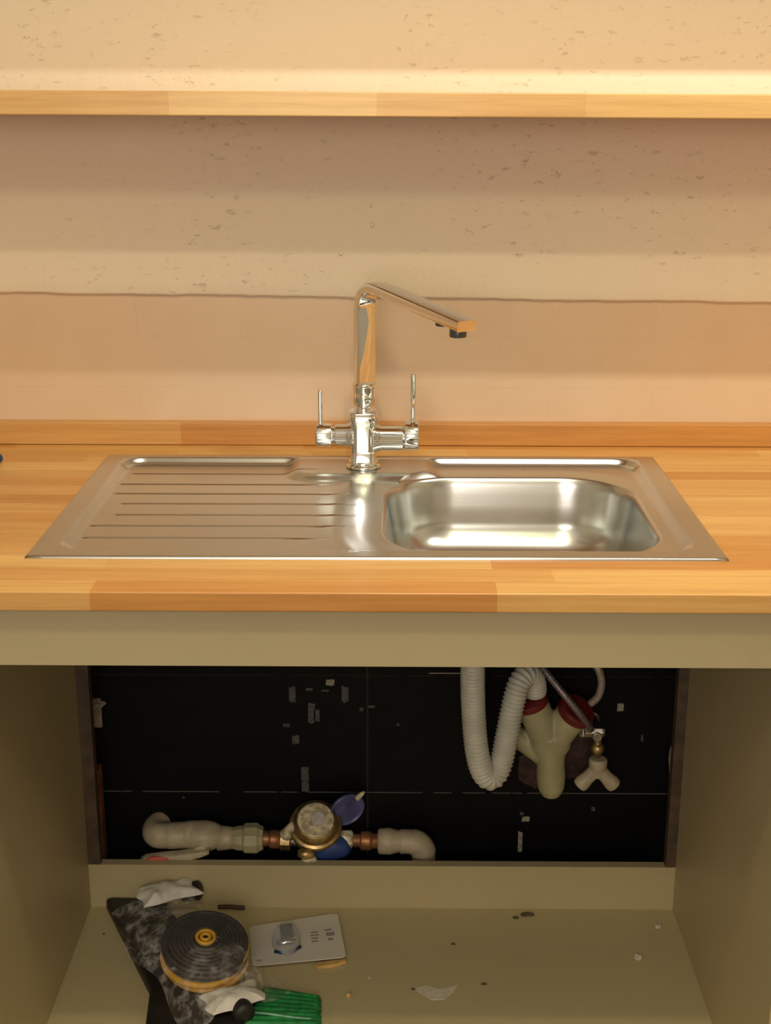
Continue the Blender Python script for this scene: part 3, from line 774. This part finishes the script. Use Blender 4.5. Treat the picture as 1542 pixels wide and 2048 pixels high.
for c, ax in (((-.311, -.108, Z0 + .037), (.5, -.1, .1)), ((-.203, -.378, Z0 + .024), (.35, -.8, .0))):
    bm = bmesh.new(); lathe(bm, c, ax, [(-.014, .010), (-.012, .0155), (.012, .0155), (.016, .012), (.017, .006)], 24); obj('black_end_cap', bm, M['black_plastic'], coilp, smooth=True)

bm = bmesh.new(); sweep(bm, spline([(-.270, -.1000, Z0 + .0035), (-.255, -.1005, Z0 + .0045), (-.240, -.1025, Z0 + .0045), (-.228, -.1020, Z0 + .0035)], 8), .0033, 10)
tag(obj('rubber_strip', bm, M['brown_dark'], None, smooth=True), 'short dark brown rubber strip behind the wrapped coil', 'strip')

bp_ = thing('blister_pack', 'white carded blister pack with a green plug, right of the wrapped coil', 'package', (-.132, -.18, Z0))
P0, P1, P2, P3 = (-.215, -.164), (-.081, -.124), (-.064, -.237), (-.200, -.262)
def cardpt(u, v, z):
    a = Vector(P0).lerp(Vector(P1), u); b = Vector(P3).lerp(Vector(P2), u); p = a.lerp(b, v)
    return (p.x, p.y, Z0 + z)
bm = bmesh.new(); outl = [(x, y) for x, y in rrect(.5, .5, .5, .5, .06, 4)]
a = [bm.verts.new(cardpt(u, v, .010 - .002 * u)) for u, v in outl]; b = [bm.verts.new(cardpt(u, v, .0115 - .002 * u)) for u, v in outl]
for k in range(len(a)): bm.faces.new((a[k], a[(k + 1) % len(a)], b[(k + 1) % len(a)], b[k]))
bm.faces.new(a[::-1]); bm.faces.new(b); obj('backing_card', bm, M['card'], bp_)
bm = bmesh.new(); rings = []
for t, z in ((1, .0112), (.97, .016), (.88, .021), (.6, .023), (.01, .0235)):
    rings.append([cardpt(.385 + .155 * t * math.cos(k * 2 * PI / 32), .50 + .36 * t * math.sin(k * 2 * PI / 32), z) for k in range(32)])
loft(bm, rings); obj('clear_blister', bm, M['clear'], bp_, smooth=True)
def cc(u, v, z): return Vector(cardpt(u, v, z))
bm = bmesh.new(); vs = [bm.verts.new(cardpt(u, v, z)) for z in (.0120, .0200) for u, v in ((.33, .20), (.47, .20), (.47, .50), (.33, .50))]
for f in ((0, 1, 2, 3), (7, 6, 5, 4), (0, 4, 5, 1), (1, 5, 6, 2), (2, 6, 7, 3), (3, 7, 4, 0)): bm.faces.new([vs[i] for i in f])
obj('green_plug', bm, M['teal'], bp_, bevel=.002)
bm = bmesh.new(); sweep(bm, [cc(.27, .62, .0155), cc(.40, .60, .0165), cc(.51, .58, .0155)], .0055, 12); obj('metal_plug_pin', bm, M['chrome'], bp_, smooth=True)
bm = bmesh.new(); sweep(bm, [cc(.25, .74, .0130), cc(.32, .80, .0135), cc(.44, .79, .0135), cc(.53, .70, .0130)], .0026, 10); obj('dark_plug_cord', bm, M['tag_blue'], bp_, smooth=True)
for (u0, u1, v0, v1) in ((.66, .74, .36, .39), (.66, .75, .43, .46), (.66, .74, .50, .53), (.66, .73, .57, .60), (.82, .90, .34, .38), (.83, .92, .42, .50), (.84, .90, .55, .60), (.05, .11, .88, .91)):
    bm = bmesh.new(); q = [cardpt(u, v, .01165 - .002 * u) for u, v in ((u0, v0), (u1, v0), (u1, v1), (u0, v1))]
    q2 = [(x, y, z + .00015) for x, y, z in q]; A = [bm.verts.new(p) for p in q]; Bq = [bm.verts.new(p) for p in q2]
    for k in range(4): bm.faces.new((A[k], A[(k + 1) % 4], Bq[(k + 1) % 4], Bq[k]))
    bm.faces.new(A[::-1]); bm.faces.new(Bq); obj('printed_line', bm, M['print_grey'], bp_)
bm = bmesh.new(); prism(bm, [(-.110, -.252), (-.104, -.244), (-.066, -.236), (-.064, -.242), (-.080, -.250), (-.104, -.256)], Z0 + .0005, Z0 + .006)
tag(obj('wood_sliver', bm, M['amber'], None, bevel=.0008), 'thin amber wood sliver under the lower right corner of the blister pack', 'offcut')

gp = thing('scouring_pad', 'bright green ridged scouring pad at the lower edge, beside the coil', 'pad', (-.14, -.36, Z0))
bm = bmesh.new(); n = 40
pa, pb, pc, pd = Vector((-.181, -.306)), Vector((-.098, -.327)), Vector((-.094, -.400)), Vector((-.206, -.400))
rows = []
for j in range(n + 1):
    row = []
    for i in range(n + 1):
        u, v = i / n, j / n; p = pa.lerp(pb, u).lerp(pd.lerp(pc, u), v)
        e = min(1, min(u, 1 - u, v, 1 - v) * 14)
        jx = .002 * math.sin(v * 40) * (1 if u in (0, 1) else 0)
        row.append(bm.verts.new((p.x + jx, p.y, Z0 + .004 + .010 * e ** .5 + .0011 * math.sin(v * 58 + u * 1.5))))
    rows.append(row)
for j in range(n):
    for i in range(n): bm.faces.new((rows[j][i], rows[j][i + 1], rows[j + 1][i + 1], rows[j + 1][i]))
lo = {}
bd = [rows[0][i] for i in range(n)] + [rows[j][n] for j in range(n)] + [rows[n][i] for i in range(n, 0, -1)] + [rows[j][0] for j in range(n, 0, -1)]
lw = [bm.verts.new((v.co.x, v.co.y, Z0 + .0004)) for v in bd]
for k in range(len(bd)): bm.faces.new((bd[k], bd[(k + 1) % len(bd)], lw[(k + 1) % len(bd)], lw[k]))
bm.faces.new(lw)
obj('pad_block', bm, M['green'], gp, smooth=True)
bm = bmesh.new(); sweep(bm, [Vector((-.198, -.372, Z0 + .0152)), Vector((-.170, -.376, Z0 + .0157)), Vector((-.130, -.384, Z0 + .0157)), Vector((-.108, -.386, Z0 + .0152))], .0016, 8)
obj('pale_band', bm, M['green_pale'], gp, smooth=True)

def chip(name, label, cat, c, r, mat, seed):
    bm = bmesh.new(); blob(bm, (c[0], c[1], Z0 + r[2] * .85), r, 2, .28, seed)
    tag(obj(name, bm, M[mat]), label, cat)
chip('dirt_flake', 'dark brown flake near the back of the cabinet bottom, right of centre', 'debris', (.214, -.113), (.011, .005, .0022), 'grime', 1)
chip('dirt_flake', 'thin dark tail of dirt just left of the dark brown flake', 'debris', (.196, -.121), (.005, .003, .0015), 'grime', 2)
chip('plaster_crumb', 'pale plaster crumb on the right of the cabinet bottom', 'debris', (.368, -.225), (.0055, .0055, .004), 'crumb', 3)
chip('plaster_crumb', 'pale crumb near the back right corner of the cabinet bottom', 'debris', (.413, -.146), (.005, .005, .0035), 'crumb', 4)
chip('dirt_flake', 'small dark speck on the cabinet bottom, front middle', 'debris', (.136, -.288), (.0042, .002, .0015), 'grime', 5)
chip('dirt_flake', 'tiny dark speck on the cabinet bottom, behind the filler smear', 'debris', (.096, -.191), (.0035, .002, .0013), 'grime', 6)
chip('dirt_flake', 'tiny dark speck at the left tip of the filler smear', 'debris', (.034, -.300), (.0035, .002, .0013), 'grime', 10)
chip('wood_chip', 'small square amber wood chip right of the green scouring pad', 'debris', (-.058, -.318), (.0040, .0040, .0040), 'amber', 7)
chip('plaster_crumb', 'tiny pale crumb on the cabinet bottom, left of the filler smear', 'debris', (-.030, -.275), (.002, .002, .0014), 'crumb', 8)
chip('dirt_flake', 'tiny black speck on the cabinet bottom at the left side', 'debris', (-.436, -.170), (.0016, .0016, .0012), 'grime', 9)

# blue-capped thing lying on the worktop at the left edge of the picture
pen = thing('marker_pen', 'dark blue rounded pen end on the worktop at the left edge', 'pen', (-.60, -.133, WT))
bm = bmesh.new(); lathe(bm, (-.5425, -.133, WT + .0078), (-1, -.05, 0), [(0, .0025), (.002, .0056), (.006, .0074), (.045, .0076)], 20); obj('pen_cap', bm, M['tag_blue'], pen, smooth=True)
bm = bmesh.new(); lathe(bm, (-.5870, -.1352, WT + .0078), (-1, -.05, 0), [(0, .0066), (.075, .0066), (.078, .004)], 20); obj('pen_barrel', bm, M['card'], pen, smooth=True)
